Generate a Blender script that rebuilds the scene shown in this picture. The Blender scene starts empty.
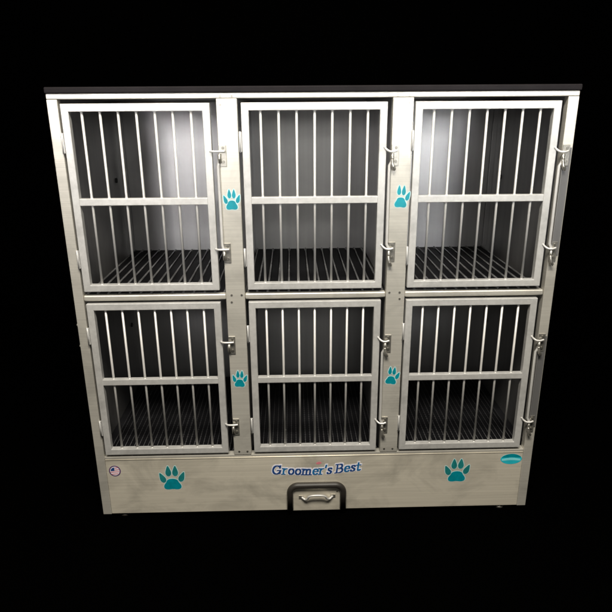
import bpy, bmesh, math, random
from mathutils import Vector, Matrix
random.seed(7)
S = bpy.context.scene
COL = S.collection
R = math.radians

# ------------------------------------------------------------------ materials
def new_mat(name):
    m = bpy.data.materials.new(name); m.use_nodes = True
    nt = m.node_tree
    return m, nt, nt.nodes['Principled BSDF']

def node(nt, kind, **kw):
    n = nt.nodes.new(kind)
    for k, v in kw.items():
        if k in n.inputs: n.inputs[k].default_value = v
        else: setattr(n, k, v)
    return n

def ramp(nt, src, stops):
    r = nt.nodes.new('ShaderNodeValToRGB')
    e = r.color_ramp.elements
    while len(e) > 1: e.remove(e[0])
    e[0].position = stops[0][0]; e[0].color = (*stops[0][1], 1)
    for p, c in stops[1:]:
        q = e.new(p); q.color = (*c, 1)
    nt.links.new(src, r.inputs[0])
    return r.outputs[0]

def g(v): return (v, v, v)

def coords(nt, scale):
    tc = nt.nodes.new('ShaderNodeTexCoord')
    mp = nt.nodes.new('ShaderNodeMapping'); mp.inputs['Scale'].default_value = scale
    nt.links.new(tc.outputs['Object'], mp.inputs['Vector'])
    return mp.outputs[0]

def noise(nt, scale, detail=3, s=1.0, rough=.5, dist=0.0):
    n = node(nt, 'ShaderNodeTexNoise', Scale=s, Detail=detail, Roughness=rough, Distortion=dist)
    nt.links.new(coords(nt, scale), n.inputs['Vector'])
    return n.outputs['Fac']

def mixc(nt, a, b, fac, mode='MULTIPLY'):
    m = nt.nodes.new('ShaderNodeMix'); m.data_type = 'RGBA'; m.blend_type = mode
    for sock, v in ((m.inputs[0], fac), (m.inputs[6], a), (m.inputs[7], b)):
        if hasattr(v, 'links'): nt.links.new(v, sock)
        elif isinstance(v, (int, float)): sock.default_value = v
        else: sock.default_value = (*v, 1)
    return m.outputs[2]

def steel(name, base, metallic, rough, aniso, smudge=.3, brush=(2, 2, 260), bump=.06, rot=0.0, rv=.2):
    m, nt, b = new_mat(name)
    col = base
    fine = noise(nt, brush, 4, 1.0, .6)
    big = noise(nt, (4.2, 4.2, 6.5), 5, 1.0, .62, .6)
    c1 = ramp(nt, fine, [(.25, tuple(x*.84 for x in col)), (.75, tuple(min(1, x*1.06) for x in col))])
    c2 = ramp(nt, big, [(.34, g(1-smudge)), (.55, g(1.0))])
    nt.links.new(mixc(nt, c1, c2, 1.0), b.inputs['Base Color'])
    b.inputs['Metallic'].default_value = metallic
    rr = ramp(nt, big, [(.3, g(min(1, rough*(1+rv)))), (.7, g(rough*(1-rv*.5)))])
    nt.links.new(rr, b.inputs['Roughness'])
    b.inputs['Anisotropic'].default_value = aniso
    b.inputs['Anisotropic Rotation'].default_value = rot
    t = nt.nodes.new('ShaderNodeTangent'); t.direction_type = 'UV_MAP'; t.uv_map = 'UVMap'
    nt.links.new(t.outputs[0], b.inputs['Tangent'])
    bp = node(nt, 'ShaderNodeBump', Strength=bump, Distance=.001)
    nt.links.new(fine, bp.inputs['Height']); nt.links.new(bp.outputs[0], b.inputs['Normal'])
    return m

def plain(name, col, rough, metallic=0.0, var=.12, scale=(30, 30, 30), spec=.5):
    m, nt, b = new_mat(name)
    n = noise(nt, scale, 4)
    nt.links.new(ramp(nt, n, [(.3, tuple(x*(1-var) for x in col)), (.7, tuple(min(1, x*(1+var)) for x in col))]), b.inputs['Base Color'])
    b.inputs['Roughness'].default_value = rough
    b.inputs['Metallic'].default_value = metallic
    b.inputs['Specular IOR Level'].default_value = spec
    return m

M = {}
M['front'] = steel('brushed_steel_front', (.67, .645, .58), .46, .42, .55, .20, bump=.04)
M['base'] = steel('brushed_steel_base', (.86, .80, .67), .40, .42, .5, .30, brush=(2, 2, 160), bump=.04)
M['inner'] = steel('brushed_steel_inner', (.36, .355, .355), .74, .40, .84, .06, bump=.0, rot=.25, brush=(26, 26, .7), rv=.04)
M['door'] = steel('satin_aluminium_frame', (.58, .575, .56), .28, .42, .3, .20, brush=(60, 60, 60), bump=.02)
M['rod'] = plain('satin_steel_rod', (.60, .59, .57), .40, .3, .06)
M['latch'] = plain('zinc_latch_metal', (.52, .50, .45), .32, .85, .2, (60, 60, 60))
M['bolt'] = plain('bolt_metal', (.26, .25, .22), .4, .8, .2, (90, 90, 90))
M['cap'] = plain('dark_edge_trim', (.009, .0075, .0085), .7, 0, .2, (12, 12, 12), .12)
M['rubber'] = plain('black_rubber', (.022, .019, .016), .48, 0, .25, (20, 20, 20))
M['tray'] = plain('black_tray', (.010, .010, .012), .55, 0, .3, (20, 20, 20), .3)
M['grate'] = plain('dark_grate_rod', (.24, .24, .245), .26, .6, .2, (20, 20, 20))
M['mesh_rod'] = plain('dark_mesh_rod', (.035, .035, .038), .38, .2, .2, (20, 20, 20))  # rods of the finer lower grates, coloured darker than the upper ones
M['slat'] = plain('black_coated_slat', (.005, .005, .006), .6, 0, .3, (20, 20, 20), .12)
M['hole'] = plain('dark_plug', (.01, .01, .01), .6)
M['teal'] = plain('teal_vinyl', (.0, .225, .285), .42, 0, .18, (35, 35, 35))
M['teal_green'] = plain('green_teal_vinyl', (.012, .185, .19), .42, 0, .22, (35, 35, 35))
M['halo'] = plain('pale_teal_vinyl', (.46, .62, .62), .45, 0, .05)
M['cyan'] = plain('bright_cyan_vinyl', (.02, .46, .56), .35, 0, .1)
M['cyan_pale'] = plain('pale_cyan_vinyl', (.22, .70, .76), .35, 0, .1)
M['white'] = plain('white_vinyl', (.74, .73, .80), .4, 0, .04)
M['navy'] = plain('navy_vinyl', (.012, .055, .21), .4, 0, .1)
M['blue'] = plain('blue_vinyl', (.01, .13, .33), .4, 0, .1)
M['pink'] = plain('pink_vinyl', (.62, .20, .24), .4, 0, .1)
M['plum'] = plain('plum_vinyl', (.10, .05, .13), .4, 0, .1)
M['black'] = plain('matte_black_cloth', (.0004, .0004, .0004), 1.0, 0, 0, spec=0.0)

# ------------------------------------------------------------------ mesh builder
class MB:
    def __init__(s): s.bm = bmesh.new()
    def box(s, x0, x1, y0, y1, z0, z1, bev=0.0, mi=0, seg=2):
        m = Matrix.Translation(((x0+x1)/2, (y0+y1)/2, (z0+z1)/2)) @ Matrix.Diagonal((abs(x1-x0), abs(y1-y0), abs(z1-z0), 1))
        t = bmesh.new(); bmesh.ops.create_cube(t, size=1, matrix=m)
        if bev: bmesh.ops.bevel(t, geom=t.edges[:], offset=bev, segments=seg, profile=.5, affect='EDGES')
        s.join(t, mi); return s
    def join(s, t, mi=0):
        vm = {}
        for v in t.verts: vm[v] = s.bm.verts.new(v.co)
        for f in t.faces:
            n = s.bm.faces.new([vm[v] for v in f.verts]); n.material_index = mi; n.smooth = f.smooth
        t.free()
    def tube(s, pts, r, n=12, mi=0, cap=True):
        pts = [Vector(p) for p in pts]; rings = []
        up = None
        for i, p in enumerate(pts):
            d = (pts[min(i+1, len(pts)-1)] - pts[max(i-1, 0)]).normalized()
            if up is None:
                up = Vector((0, 1, 0)) if abs(d.y) < .9 else Vector((1, 0, 0))
            a = (up - d*up.dot(d)).normalized(); b = d.cross(a); up = a
            rr = r[i] if isinstance(r, (list, tuple)) else r
            rings.append([s.bm.verts.new(p + a*rr*math.cos(2*math.pi*k/n) + b*rr*math.sin(2*math.pi*k/n)) for k in range(n)])
        for q, w in zip(rings, rings[1:]):
            for k in range(n):
                f = s.bm.faces.new((q[k], q[(k+1) % n], w[(k+1) % n], w[k])); f.smooth = True; f.material_index = mi
        if cap:
            s.bm.faces.new(rings[0][::-1]).material_index = mi; s.bm.faces.new(rings[-1]).material_index = mi
        return s
    def disc(s, x, y, z, r, h, n=16, mi=0, bev=.0, hexa=False):
        # a short cylinder whose axis runs along y, from y (back) to y-h (front)
        t = bmesh.new()
        n = 6 if hexa else n
        bk = [t.verts.new((x+r*math.cos(2*math.pi*k/n), y, z+r*math.sin(2*math.pi*k/n))) for k in range(n)]
        fr = [t.verts.new((x+r*math.cos(2*math.pi*k/n), y-h, z+r*math.sin(2*math.pi*k/n))) for k in range(n)]
        t.faces.new(bk[::-1]); ff = t.faces.new(fr)
        for k in range(n): t.faces.new((bk[k], bk[(k+1) % n], fr[(k+1) % n], fr[k]))
        if bev: bmesh.ops.bevel(t, geom=list(ff.edges), offset=bev, segments=2, affect='EDGES')
        s.join(t, mi); return s
    def prism(s, poly, y, h, mi=0):
        # polygon [(x,z)] with its back at y and front at y-h
        a = sum(poly[i][0]*poly[(i+1) % len(poly)][1]-poly[(i+1) % len(poly)][0]*poly[i][1] for i in range(len(poly)))
        if a < 0: poly = poly[::-1]
        bk = [s.bm.verts.new((p[0], y, p[1])) for p in poly]
        fr = [s.bm.verts.new((p[0], y-h, p[1])) for p in poly]
        s.bm.faces.new(bk[::-1]).material_index = mi; s.bm.faces.new(fr).material_index = mi
        for k in range(len(poly)):
            q = (k+1) % len(poly)
            s.bm.faces.new((bk[k], bk[q], fr[q], fr[k])).material_index = mi
        return s
    def build(s, name, mats, parent=None, loc=None):
        bm = s.bm
        bmesh.ops.recalc_face_normals(bm, faces=bm.faces)
        uv = bm.loops.layers.uv.new('UVMap')
        for f in bm.faces:
            n = f.normal; ax = max(range(3), key=lambda i: abs(n[i]))
            for l in f.loops:
                c = l.vert.co
                l[uv].uv = (c.x, c.z) if ax == 1 else ((c.y, c.z) if ax == 0 else (c.x, c.y))
        me = bpy.data.meshes.new(name); bm.to_mesh(me); bm.free()
        for m in (mats if isinstance(mats, (list, tuple)) else [mats]): me.materials.append(m)
        o = bpy.data.objects.new(name, me); COL.objects.link(o)
        if parent is not None: o.parent = parent
        if loc is not None: o.location = loc
        return o

def ring_frame(x0, x1, z0, z1, w, y0, y1, bev):
    # welded rectangular tube frame with mitred corners
    t = bmesh.new()
    O = [(x0, z0), (x1, z0), (x1, z1), (x0, z1)]; I = [(x0+w, z0+w), (x1-w, z0+w), (x1-w, z1-w), (x0+w, z1-w)]
    vo = [[t.verts.new((p[0], y, p[1])) for p in O] for y in (y0, y1)]
    vi = [[t.verts.new((p[0], y, p[1])) for p in I] for y in (y0, y1)]
    for k in range(4):
        q = (k+1) % 4
        t.faces.new((vo[0][k], vo[0][q], vi[0][q], vi[0][k])); t.faces.new((vo[1][q], vo[1][k], vi[1][k], vi[1][q]))
        t.faces.new((vo[0][q], vo[0][k], vo[1][k], vo[1][q])); t.faces.new((vi[0][k], vi[0][q], vi[1][q], vi[1][k]))
    t.normal_update()
    e = [e for e in t.edges if e.calc_face_angle(0) > .5]
    bmesh.ops.bevel(t, geom=e, offset=bev, segments=2, profile=.5, affect='EDGES')
    return t

# ------------------------------------------------------------------ dimensions (metres)
W2 = .915; H = 1.7035; D = .77
SL, SR = -.879, .877            # inner edges of the outer stiles
P1 = (-.3405, -.2690); P2 = (.2680, .3400)
ZT = 1.685                      # top of the upper openings
ZR0, ZR1 = .962, .985           # rail between the rows
ZB = .283                       # bottom of the lower openings
COLS = [(SL, P1[0], -.8705, -.3630), (P1[1], P2[0], -.2565, .2500), (P2[1], SR, .3465, .8560)]
ROWS = [(1.0015, 1.6710, .987), (.2950, .9530, .285)]

kennel = bpy.data.objects.new('kennel', None); COL.objects.link(kennel)
kennel.location = (0, 0, 0)
kennel['label'] = 'stainless steel kennel bank of six barred cages with teal paw prints'
kennel['category'] = 'kennel'

# outer shell
for s in (-1, 1):
    mb = MB(); x = s*W2
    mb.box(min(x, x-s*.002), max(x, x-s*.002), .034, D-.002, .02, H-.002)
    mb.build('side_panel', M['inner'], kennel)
    # stile: folded channel with a return inwards
    inner = SL if s < 0 else SR
    mb = MB(); mb.box(min(x, inner), max(x, inner), 0, .033, 0, ZT-.0005, .0022)
    for z in ((.865, .778) if s < 0 else ()):
        mb.tube([(x+.002, .012, z), (x-.0045, .012, z)], .0055, 10)
    mb.build('stile', M['front'], kennel)
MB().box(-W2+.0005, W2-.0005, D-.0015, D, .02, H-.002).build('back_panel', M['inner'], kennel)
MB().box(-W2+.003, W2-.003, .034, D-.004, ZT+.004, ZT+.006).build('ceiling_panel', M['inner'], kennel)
MB().box(-W2, W2, -.0005, .033, ZT, H, .003).build('top_rail', M['front'], kennel)
MB().box(-W2-.002, W2+.004, -.006, D+.004, H+.0005, H+.021, .004).build('top_cap', M['cap'], kennel)

# dividers behind the posts: one wall per cage side
for px in (P1, P2):
    c = sum(px)/2
    for row in (0, 1):
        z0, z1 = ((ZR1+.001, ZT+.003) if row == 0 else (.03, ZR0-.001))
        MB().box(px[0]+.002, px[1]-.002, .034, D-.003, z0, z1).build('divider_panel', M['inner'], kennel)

# rails, with a rounded nose
for c in COLS:
    MB().box(c[0]+.0005, c[1]-.0005, .002, .030, ZR0, ZR1, .006, seg=4).build('rail', M['front'], kennel)
    # return flange under the rail
    MB().box(c[0]+.001, c[1]-.001, .031, D-.004, ZR0-.001, ZR0+.001).build('shelf', M['inner'], kennel)
MB().box(SL+.0005, SR-.0005, .001, .033, .2712, ZB, .002).build('base_rail', M['front'], kennel)
MB().box(-W2+.003, W2-.003, .034, D-.004, .262, .264).build('lower_shelf', M['tray'], kennel)

# ------------------------------------------------------------------ decals
def smooth_poly(pts, it=3):
    for _ in range(it):
        q = []
        for i in range(len(pts)):
            a, b = pts[i], pts[(i+1) % len(pts)]
            q.append((a[0]*.75+b[0]*.25, a[1]*.75+b[1]*.25)); q.append((a[0]*.25+b[0]*.75, a[1]*.25+b[1]*.75))
        pts = q
    return pts
PAD = [(-.10, .50), (.10, .50), (.24, .42), (.28, .28), (.36, .16), (.40, .02), (.35, -.12), (.20, -.16), (.0, -.12), (-.20, -.16), (-.35, -.12), (-.40, .02), (-.36, .16), (-.28, .28), (-.24, .42)]
TOE = [(-.02, .50), (.02, .50), (.09, .30), (.13, .12), (.08, -.02), (0, -.06), (-.08, -.02), (-.13, .12), (-.09, .30)]
def xf(p, cx, cz, a, sx, sz):
    c, s_ = math.cos(a), math.sin(a)
    return [(cx+(x*c-z*s_)*sx, cz+(x*s_+z*c)*sz) for x, z in p]
def paw(cx, cz, w, h, parent, y=0.0, skip=(), halo=True, tilt=0, mat='teal', toemat='teal', label=None):
    shapes = [(PAD, 0, -.40, 0, .93, .74, 0)]
    toes = [(-.330, -.15, .42), (-.135, .13, .03), (.140, .13, -.03), (.335, -.12, -.42)]
    for i, (tx, tz, a) in enumerate(toes):
        if i in skip: continue
        shapes.append((TOE, tx, tz, a, 1.0, .84, 1))
    mb = MB()
    for si, (P, tx, tz, a, sx, sz, mi) in enumerate(shapes):
        P2_ = smooth_poly(xf([(x*sx, z*sz) for x, z in P], tx, tz, a, 1, 1), 2)
        Pw = [(cx+(x*math.cos(tilt)-z*math.sin(tilt))*w, cz+(z*math.cos(tilt)+x*math.sin(tilt))*h) for x, z in P2_]
        mb.prism(Pw, y-.0004, .0005, mi)
        if halo:
            mx = sum(p[0] for p in Pw)/len(Pw); mz = sum(p[1] for p in Pw)/len(Pw)
            n = len(Pw); out = []
            for i in range(n):
                a_, b_ = Pw[i-1], Pw[(i+1) % n]
                dx, dz = b_[0]-a_[0], b_[1]-a_[1]; L = math.hypot(dx, dz) or 1
                nx, nz = dz/L, -dx/L
                if (Pw[i][0]-mx)*nx+(Pw[i][1]-mz)*nz < 0: nx, nz = -nx, -nz
                out.append((Pw[i][0]+nx*.0028, Pw[i][1]+nz*.0028))
            mb.prism(out, y-.0001, .00012+.00004*si, 2)
    o = mb.build('paw_decal', [M[mat], M[toemat], M['halo']], parent)
    if label: o['label'] = label
    return o

# posts
def bolts(parent, pts, y=-.0002, r=.0042):
    for x, z in pts:
        MB().disc(x, y, z, r, .0022, 14, bev=.0008).build('bolt', M['bolt'], parent)
for i, px in enumerate((P1, P2)):
    post = MB().box(px[0], px[1], -.0015, .033, ZB+.0005, ZT-.0005, .0022).build('post', M['front'], kennel)
    if i == 0:
        bolts(post, [(-.327, 1.664), (-.319, .981), (-.320, .953), (-.281, .981), (-.319, .3), (-.285, .3)], -.0014)
        bolts(kennel, [(-.326, 1.692), (-.286, 1.692)], -.0004)
        paw(-.3020, 1.340, .057, .068, post, -.0015)
        paw(-.3030, .631, .055, .066, post, -.0015, tilt=-.06)
    else:
        bolts(post, [(.326, 1.668), (.32, .983), (.281, .983), (.321, .957), (.32, .3), (.285, .3)], -.0014)
        bolts(kennel, [(.284, 1.692), (.324, 1.692)], -.0004)
        paw(.3095, 1.345, .060, .074, post, -.0015, skip=(0,), tilt=-.05, label='paw print with its leftmost toe missing')
        paw(.3030, .634, .059, .070, post, -.0015, skip=(0,), tilt=-.12, label='paw print with its leftmost toe missing')

# ------------------------------------------------------------------ doors
FR = .0262
def door(cx0, cx1, z0, z1):
    w, h = cx1-cx0, z1-z0
    mb = MB(); mb.join(ring_frame(0, w, 0, h, FR, 0, .0255, .0022))
    d = mb.build('cage_door', M['door'], kennel, (cx0, -.004, z0))
    mz = h*.5
    MB().box(FR-.0015, w-FR+.0015, .0015, .0240, mz-.0125, mz+.0125, .002).build('mid_rail', M['door'], d)
    for k in range(7):
        x = w/2 + (k-3)*.0622 + random.uniform(-.0007, .0007)
        bar = MB().tube([(x, .0125, FR-.001), (x, .0125, h-FR+.001)], .0046, 12)
        for q in (FR+.0003, h-FR-.0003, mz-.0127, mz+.0127):        # weld beads
            sgn = 1 if q in (FR+.0003, mz+.0127) else -1
            bar.tube([(x, .0125, q-.0006*sgn), (x, .0125, q+.0012*sgn), (x, .0125, q+.0026*sgn)], [random.uniform(.0062, .0074), .0060, .0045], 10)
        bar.build('bar', M['rod'], d)
    for hz in (h-.130, h*.0+.125):
        m = MB()
        m.box(-.0105, -.0010, -.001, .006, hz-.034, hz+.034, .001)
        m.tube([(-.0065, -.003, hz-.036), (-.0065, -.003, hz+.036)], .0026, 10)
        m.build('hinge', M['door'], d)
    return d
for z0, z1, _ in ROWS:
    for c in COLS: door(c[2], c[3], z0, z1)

# ------------------------------------------------------------------ latches
def hook(p0, p1, sag, fwd=-.014, n=8):
    out = []
    for i in range(n+1):
        t = i/n; e = math.sin(t*math.pi)
        out.append((p0[0]+(p1[0]-p0[0])*t, p0[1]+(p1[1]-p0[1])*t+fwd*e, p0[2]+(p1[2]-p0[2])*min(1, t*1.7)-sag*e*.4))
    return out
def bez(pts, n=8):
    # Catmull-Rom through the points
    P = [Vector(p) for p in pts]; P = [P[0]*2-P[1]]+P+[P[-1]*2-P[-2]]; out = []
    for i in range(1, len(P)-2):
        for k in range(n):
            t = k/n; a, b, c, d_ = P[i-1], P[i], P[i+1], P[i+2]
            out.append(.5*((2*b)+(-a+c)*t+(2*a-5*b+4*c-d_)*t*t+(-a+3*b-3*c+d_)*t*t*t))
    out.append(P[-2]); return out
def latch(xd, xp, zt, zb, swung, rod=True, wide=False):
    """xd: door's outer edge, xp: edge of the post the plates are bolted to."""
    e = bpy.data.objects.new('latch', None); COL.objects.link(e); e.parent = kennel; e.location = (xp, 0, zb)
    X = lambda x: x-xp
    Z = lambda z: z-zb
    for z, up in ((zt, 1), (zb, 0)):
        m = MB()
        m.box(.001, .027, -.0052, -.0018, Z(z)-.052+.0*up, Z(z)+.022, .001)
        b = m.build('latch_plate', M['latch'], e)
        for dz in (.011, -.036):
            MB().disc(.016, -.0052, Z(z)+dz, .0052, .0035, 14, bev=.001).build('bolt', M['bolt'], b)
        # knuckle that carries the rod
        MB().tube([(.003, -.010, Z(z)-.040), (.003, -.010, Z(z)-.008)], .0062, 12).build('knuckle', M['latch'], e)
    xr = -.003 if not swung else -.0065
    if rod:
        MB().tube([(.003, -.010, Z(zb)-.010), (.001, -.010, Z(zb)+.002), (xr, -.009, Z(zb)+.016), (xr, -.008, Z(zt)-.050), (.001, -.010, Z(zt)-.036), (.003, -.010, Z(zt)-.022)], .0052, 12).build('latch_rod', M['rod'], e)
    for z in (zt, zb):
        m = MB()
        a = X(xd)-.006
        if swung:
            m.tube(bez([(a-.002, -.003, Z(z)+.014), (a+.006, -.008, Z(z)+.005), (a+.016, -.014, Z(z)-.001), (.004, -.016, Z(z)-.002), (.018, -.013, Z(z)+.001)]), .0040, 10)
        else:
            m.tube(bez([(a, -.003, Z(z)), (a+.010, -.013, Z(z)), (.004, -.015, Z(z)), (.022, -.012, Z(z))]), .0040, 10)
        m.build('latch_hook', M['rod'], e)
        # tail hanging below the plate
        m = MB()
        if swung:
            m.tube(bez([(.002, -.012, Z(z)-.030), (.004, -.016, Z(z)-.048), (.010, -.014, Z(z)-.060), (.014, -.012, Z(z)-.066)]), [.0058]*10+[.0066]*10+[.004]*5, 10)
            m.build('latch_tail', M['latch'], e)
    return e
ZH = [(1.507, 1.157), (.789, .428)]
for r, (zt, zb) in enumerate(ZH):
    latch(COLS[0][3], P1[0], zt+.003, zb+.003, False, rod=(r == 0))
    latch(COLS[1][3], P2[0], zt, zb, True)
    o = latch(COLS[2][3], SR, zt-.006, zb-.006, True)
    # grey strip added over the stile's darker band, between the two latch plates
    m = MB(); m.box(.003, .034, -.0035, -.0009, -.030, zt-zb+.012, .001)
    m.box(.003, .0055, -.010, -.0036, -.010, zt-zb-.03, .0008)
    m.build('stile_strip', M['inner'], o)

# ------------------------------------------------------------------ cage floors
for (z0, z1, zf) in ROWS:
    for c in COLS:
        x0, x1 = c[0]+.004, c[1]-.004
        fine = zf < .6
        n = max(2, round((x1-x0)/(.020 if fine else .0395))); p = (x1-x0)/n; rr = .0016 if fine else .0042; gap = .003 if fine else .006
        m = MB()
        m.box(x0, x1, .036, D-.006, zf-.017, zf-.014, 0, 0)
        for k in range(n):
            m.box(x0+k*p+gap, x0+(k+1)*p-gap, .036, D-.007, zf-.0135, zf-.004, .001, 0, 1)
        for k in range(n+1):
            x = min(max(x0+k*p, x0+.005), x1-.005)
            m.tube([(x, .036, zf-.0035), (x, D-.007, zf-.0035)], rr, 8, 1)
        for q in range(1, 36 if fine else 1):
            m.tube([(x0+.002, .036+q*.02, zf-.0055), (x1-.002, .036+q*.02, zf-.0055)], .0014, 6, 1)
        for q in range(1, 7):
            y = .036+q*.1
            m.tube([(x0+.002, y, zf-.010), (x1-.002, y, zf-.0125)], .0026, 8, 0)
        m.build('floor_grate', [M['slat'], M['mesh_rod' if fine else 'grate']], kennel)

# drain plugs on the outer side walls
for s in (-1, 1):
    for z in (1.335, .61):
        x = s*(W2-.002)
        MB().tube([(x, .70, z), (x-s*.006, .70, z)], .011, 14).build('wall_plug', M['hole'], kennel)
# cord hanging down the back wall of the lower middle cage
MB().tube(bez([(.035, D-.012, .955), (.036, D-.014, .86), (.045, D-.014, .815), (.060, D-.014, .835), (.062, D-.014, .955)]), .0035, 8).build('hanging_cord', M['hole'], kennel)
# light seam strips folded into the back corners
for x in (-.885, .885):
    MB().box(x-.012, x+.012, D-.010, D-.004, ZR1+.002, ZT, .002).build('corner_seam', M['inner'], kennel)

# ------------------------------------------------------------------ base panel
bp = MB()
HX0, HX1, HZ = -.1245, .1290, .146
# panel in pieces round the hatch (one mesh), with a folded top edge
bp.box(SL+.001, SR-.001, -.0005, .004, 0.004, .2705, .0015)
bp.tube([(SL+.002, .0008, .2690), (SR-.002, .0008, .2690)], .0028, 10)
base = bp.build('base_panel', M['base'], kennel)
paw(-.607, .1765, .101, .108, base, -.0005, toemat='teal_green', label='large paw print on the left of the base panel')
paw(.601, .1850, .101, .104, base, -.0005, toemat='teal_green', label='large paw print on the right of the base panel')

# oval sticker
def ellipse(cx, cz, rx, rz, n=36): return [(cx+rx*math.cos(2*math.pi*k/n), cz+rz*math.sin(2*math.pi*k/n)) for k in range(n)]
m = MB(); m.prism(ellipse(.828, .2365, .0455, .0245), -.0006, .0004, 0)
lens = [(.828+.0445*t/10, .243+.019*(1-(t/10)**2)**.8) for t in range(-9, 10)]+[(.828+.0445*t/10, .2445) for t in range(9, -10, -1)]
m.prism(lens, -.0011, .0003, 1)
band = [(.828+.040*t/10, .2395+.004*math.cos(t*.25)) for t in range(-10, 11)]+[(.828+.040*t/10, .2300+.0015*math.cos(t*.3)) for t in range(10, -11, -1)]
m.prism(band, -.0011, .0003, 2)
m.build('oval_sticker', [M['cyan'], M['teal'], M['cyan_pale']], base)

# round flag sticker
fx, fz, fr = -.8425, .2165, .0245
m = MB(); m.prism(ellipse(fx, fz, fr, fr*1.06), -.0006, .0004, 0)
m.prism(ellipse(fx, fz, fr*.80, fr*.86), -.0011, .0003, 1)
for k in range(4):
    z = fz-.0165+k*.0098
    hw = math.sqrt(max(0, 1-((z+.002-fz)/(fr*.84))**2))*fr*.76
    x0 = fx-hw if k < 2 else fx+.000
    m.prism([(x0, z), (fx+hw, z+.002), (fx+hw, z+.0055), (x0, z+.0040)], -.0015, .0003, 2)
m.prism([(fx-.0165, fz+.001), (fx-.001, fz+.002), (fx-.001, fz+.018), (fx-.010, fz+.015), (fx-.0160, fz+.008)], -.0019, .0003, 3)
m.build('flag_sticker', [M['plum'], M['white'], M['pink'], M['navy']], base)

# lettering, drawn with a broad nib
def arc(cx, cz, rx, rz, a0, a1, n=12):
    return [(cx+rx*math.cos(R(a0+(a1-a0)*k/n)), cz+rz*math.sin(R(a0+(a1-a0)*k/n))) for k in range(n+1)]
GL = {
 'G': (.92, [arc(.44, .43, .34, .42, 48, 335, 18), [(.78, .38), (.52, .38)], [(.74, .38), (.74, .08)], [(.72, .86), (.70, .64)]]),
 'r': (.52, [[(.14, 0), (.14, .58)], [(.02, .0), (.28, .0)], [(.03, .58), (.14, .58)], [(.16, .42), (.26, .56), (.40, .57)]]),
 'o': (.62, [arc(.31, .29, .215, .28, 0, 360, 18)]),
 'm': (.96, [[(.14, 0), (.14, .58)], [(.03, .58), (.14, .58)], [(.02, 0), (.26, 0)], [(.16, .44), (.28, .57), (.40, .55), (.45, .42), (.45, 0)], [(.36, 0), (.55, 0)], [(.47, .44), (.60, .57), (.72, .55), (.77, .42), (.77, 0)], [(.68, 0), (.90, 0)]]),
 'e': (.60, [arc(.31, .29, .215, .28, 8, 322, 16), [(.12, .31), (.50, .31)]]),
 "'": (.22, [[(.10, .90), (.06, .66)]]),
 's': (.50, [[(.40, .46), (.33, .56), (.20, .58), (.11, .50), (.13, .38), (.30, .28), (.40, .18), (.36, .05), (.22, 0), (.08, .03), (.06, .14)]]),
 ' ': (.24, []),
 'B': (.78, [[(.16, 0), (.16, .86)], [(.03, 0), (.40, 0)], [(.03, .86), (.38, .86)], arc(.38, .655, .22, .205, 90, -90, 10), [(.18, .45), (.38, .45)], arc(.40, .225, .27, .225, 90, -90, 10)]),
 't': (.44, [[(.18, .80), (.18, .12), (.24, .01), (.34, .02), (.40, .10)], [(.03, .57), (.38, .57)]]),
}
def hull(pts):
    pts = sorted(set((round(x, 7), round(z, 7)) for x, z in pts)); 
    def half(ps):
        o = []
        for p in ps:
            while len(o) > 1 and (o[-1][0]-o[-2][0])*(p[1]-o[-2][1])-(o[-1][1]-o[-2][1])*(p[0]-o[-2][0]) <= 1e-12: o.pop()
            o.append(p)
        return o
    a, b = half(pts), half(pts[::-1]); return a[:-1]+b[:-1]
TXT = "Groomer's Best"
tot = sum(GL[c][0] for c in TXT)
TW = .376; X0 = -.188; sc = TW/tot; sz_ = .0475
def warp(x, z):
    t = (x-X0)/TW
    base_z = .184 + .0035*math.cos(t*2*math.pi*1.0) + .010*t*t - .002*math.sin(t*math.pi)
    return (x + (z)*.12*sz_, base_z + z*sz_*(1.0))
m = MB(); cur = X0
for c in TXT:
    w, strokes = GL[c]
    mi = 0 if TXT.index(c) % 2 == 0 else 1
    for lay in (0, 1):
        k = 0
        nw, nh = ((.105, .05), (.115+.08, .055+.115))[lay]
        for st in strokes:
            for a, b in zip(st, st[1:]):
                P = []
                for q in (a, b):
                    for dx, dz in ((-nw, -nh), (nw, -nh), (nw, nh), (-nw, nh)):
                        P.append(warp(cur+(q[0]+dx*.72)*sc, q[1]+dz*.72))
                k += 1
                if lay == 0: m.prism(hull(P), -.0022, .0002+k*.00002, mi)
                else: m.prism(hull(P), -.0006, .0002+k*.00002, 2)
    cur += w*sc
# small pink mark above the lettering
m.prism(smooth_poly([(-.002, .236), (.014, .243), (.026, .238), (.020, .230), (.004, .229)], 2), -.0006, .0003, 3)
m.build('lettering', [M['navy'], M['blue'], M['white'], M['pink']], base)

# ------------------------------------------------------------------ hatch in the base panel
hatch = MB().box(HX0+.022, HX1-.022, -.006, -.0008, .003, .1230, .002).build('hatch', M['base'], kennel)
r = .034; gz = HZ-.0145; gx0, gx1 = HX0+.0135, HX1-.0135
pts = [(gx0, -.009, .0130), (gx0, -.009, gz-r)]
for k in range(1, 9):
    a = math.pi-k*math.pi/16; pts.append((gx0+r+r*math.cos(a), -.009, gz-r+r*math.sin(a)))
for k in range(0, 9):
    a = math.pi/2-k*math.pi/16; pts.append((gx1-r+r*math.cos(a), -.009, gz-r+r*math.sin(a)))
pts.append((gx1, -.009, .0130))
MB().tube(pts, .0135, 18).build('gasket', M['rubber'], hatch)
m = MB()
m.tube(bez([(-.052, -.010, .0735), (-.040, -.016, .066), (-.031, -.022, .074), (-.026, -.026, .087), (-.012, -.028, .0935), (.018, -.028, .0935), (.034, -.026, .087), (.040, -.022, .074), (.050, -.016, .068), (.062, -.010, .0775)]), .0042, 12)
for v in m.bm.verts: v.co.x = .005+(v.co.x-.005)*1.16
hd = m.build('handle', M['rod'], hatch)
m = MB()
m.box(-.074, -.054, -.0085, -.0058, .064, .080, .001); m.box(.063, .083, -.0085, -.0058, .068, .084, .001)
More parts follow.
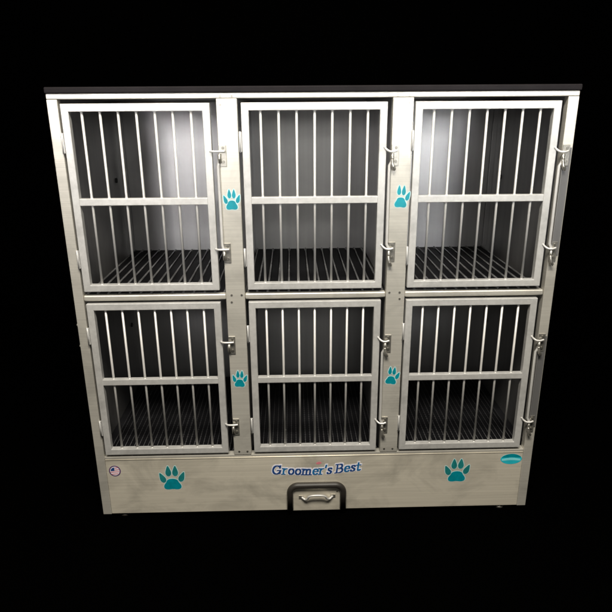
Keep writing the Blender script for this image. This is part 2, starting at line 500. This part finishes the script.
m.build('handle_mount', M['latch'], hd)
for x, z in ((.090, .098),):
    MB().disc(x, -.0058, z, .0035, .002, 12, bev=.0006).build('bolt', M['bolt'], hatch)

# levelling feet
for x, y in ((-.828, .03), (.806, .03), (-.828, .70), (.806, .70)):
    m = MB()
    m.tube([(x, y, .004), (x, y, -.006)], .010, 14); m.tube([(x, y, -.006), (x, y, -.016)], [.024, .026], 20)
    m.build('levelling_foot', M['rubber'] if x < 0 else M['latch'], kennel)

# ------------------------------------------------------------------ setting: black floor and black backdrop
FZ = -.0165
fl = MB().box(-9, 9, -6, 3.0, FZ-.05, FZ).build('floor', M['black']); fl['kind'] = 'structure'
bk = MB().box(-9, 9, 3.0, 3.05, FZ-.05, 6).build('backdrop', M['black']); bk['kind'] = 'structure'

# ------------------------------------------------------------------ light
w = bpy.data.worlds.new('World'); S.world = w; w.use_nodes = True
w.node_tree.nodes['Background'].inputs[0].default_value = (0, 0, 0, 1)
w.node_tree.nodes['Background'].inputs[1].default_value = 0
def area(name, loc, target, sx, sy, power, col):
    L = bpy.data.lights.new(name, 'AREA'); L.shape = 'RECTANGLE'; L.size = sx; L.size_y = sy; L.energy = power; L.color = col
    o = bpy.data.objects.new(name, L); COL.objects.link(o); o.location = loc
    o.rotation_euler = (Vector(target)-Vector(loc)).to_track_quat('-Z', 'Y').to_euler()
    return o
def spread(o, deg): o.data.spread = R(deg); return o
spread(area('room_or_fill_lamp', (-1.20, -2.25, 1.86), (-.50, .3, 1.80), .36, .36, 3.2, (1.0, .975, .985)), 48)
spread(area('room_or_fill_lamp', (1.17, -2.25, 1.86), (.50, .3, 1.80), .36, .36, 3.1, (.97, .985, 1.0)), 48)
spread(area('room_or_fill_lamp', (0, -2.75, 1.95), (0, .7, 1.75), 1.6, .4, 4.2, (1, .985, .93)), 80)  # added fill near the camera, an unseen source brightening the middle cage walls
area('warm_lamp', (0, -2.2, 4.3), (0, 0, .2), 2.4, .8, 305, (1.0, .935, .82))

# ------------------------------------------------------------------ camera
cd = bpy.data.cameras.new('camera'); cam = bpy.data.objects.new('camera', cd); COL.objects.link(cam)
cd.sensor_width = 36; cd.lens = 588.473/612*36; cd.clip_start = .05; cd.clip_end = 100
Rv = Vector((0.99966736, -0.02493464, -0.00659089)); Uv = Vector((0.01416989, 0.31746739, 0.94816332)); Fv = Vector((0.02154972, 0.94794131, -0.3177151))
mat = Matrix((Rv, Uv, -Fv)).transposed().to_4x4(); mat.translation = (-0.08584894, -2.13705751, 1.64920812)
cam.matrix_world = mat
S.camera = cam
S.view_settings.view_transform = 'Standard'; S.view_settings.look = 'None'; S.view_settings.gamma = 1
S.view_settings.exposure = 0
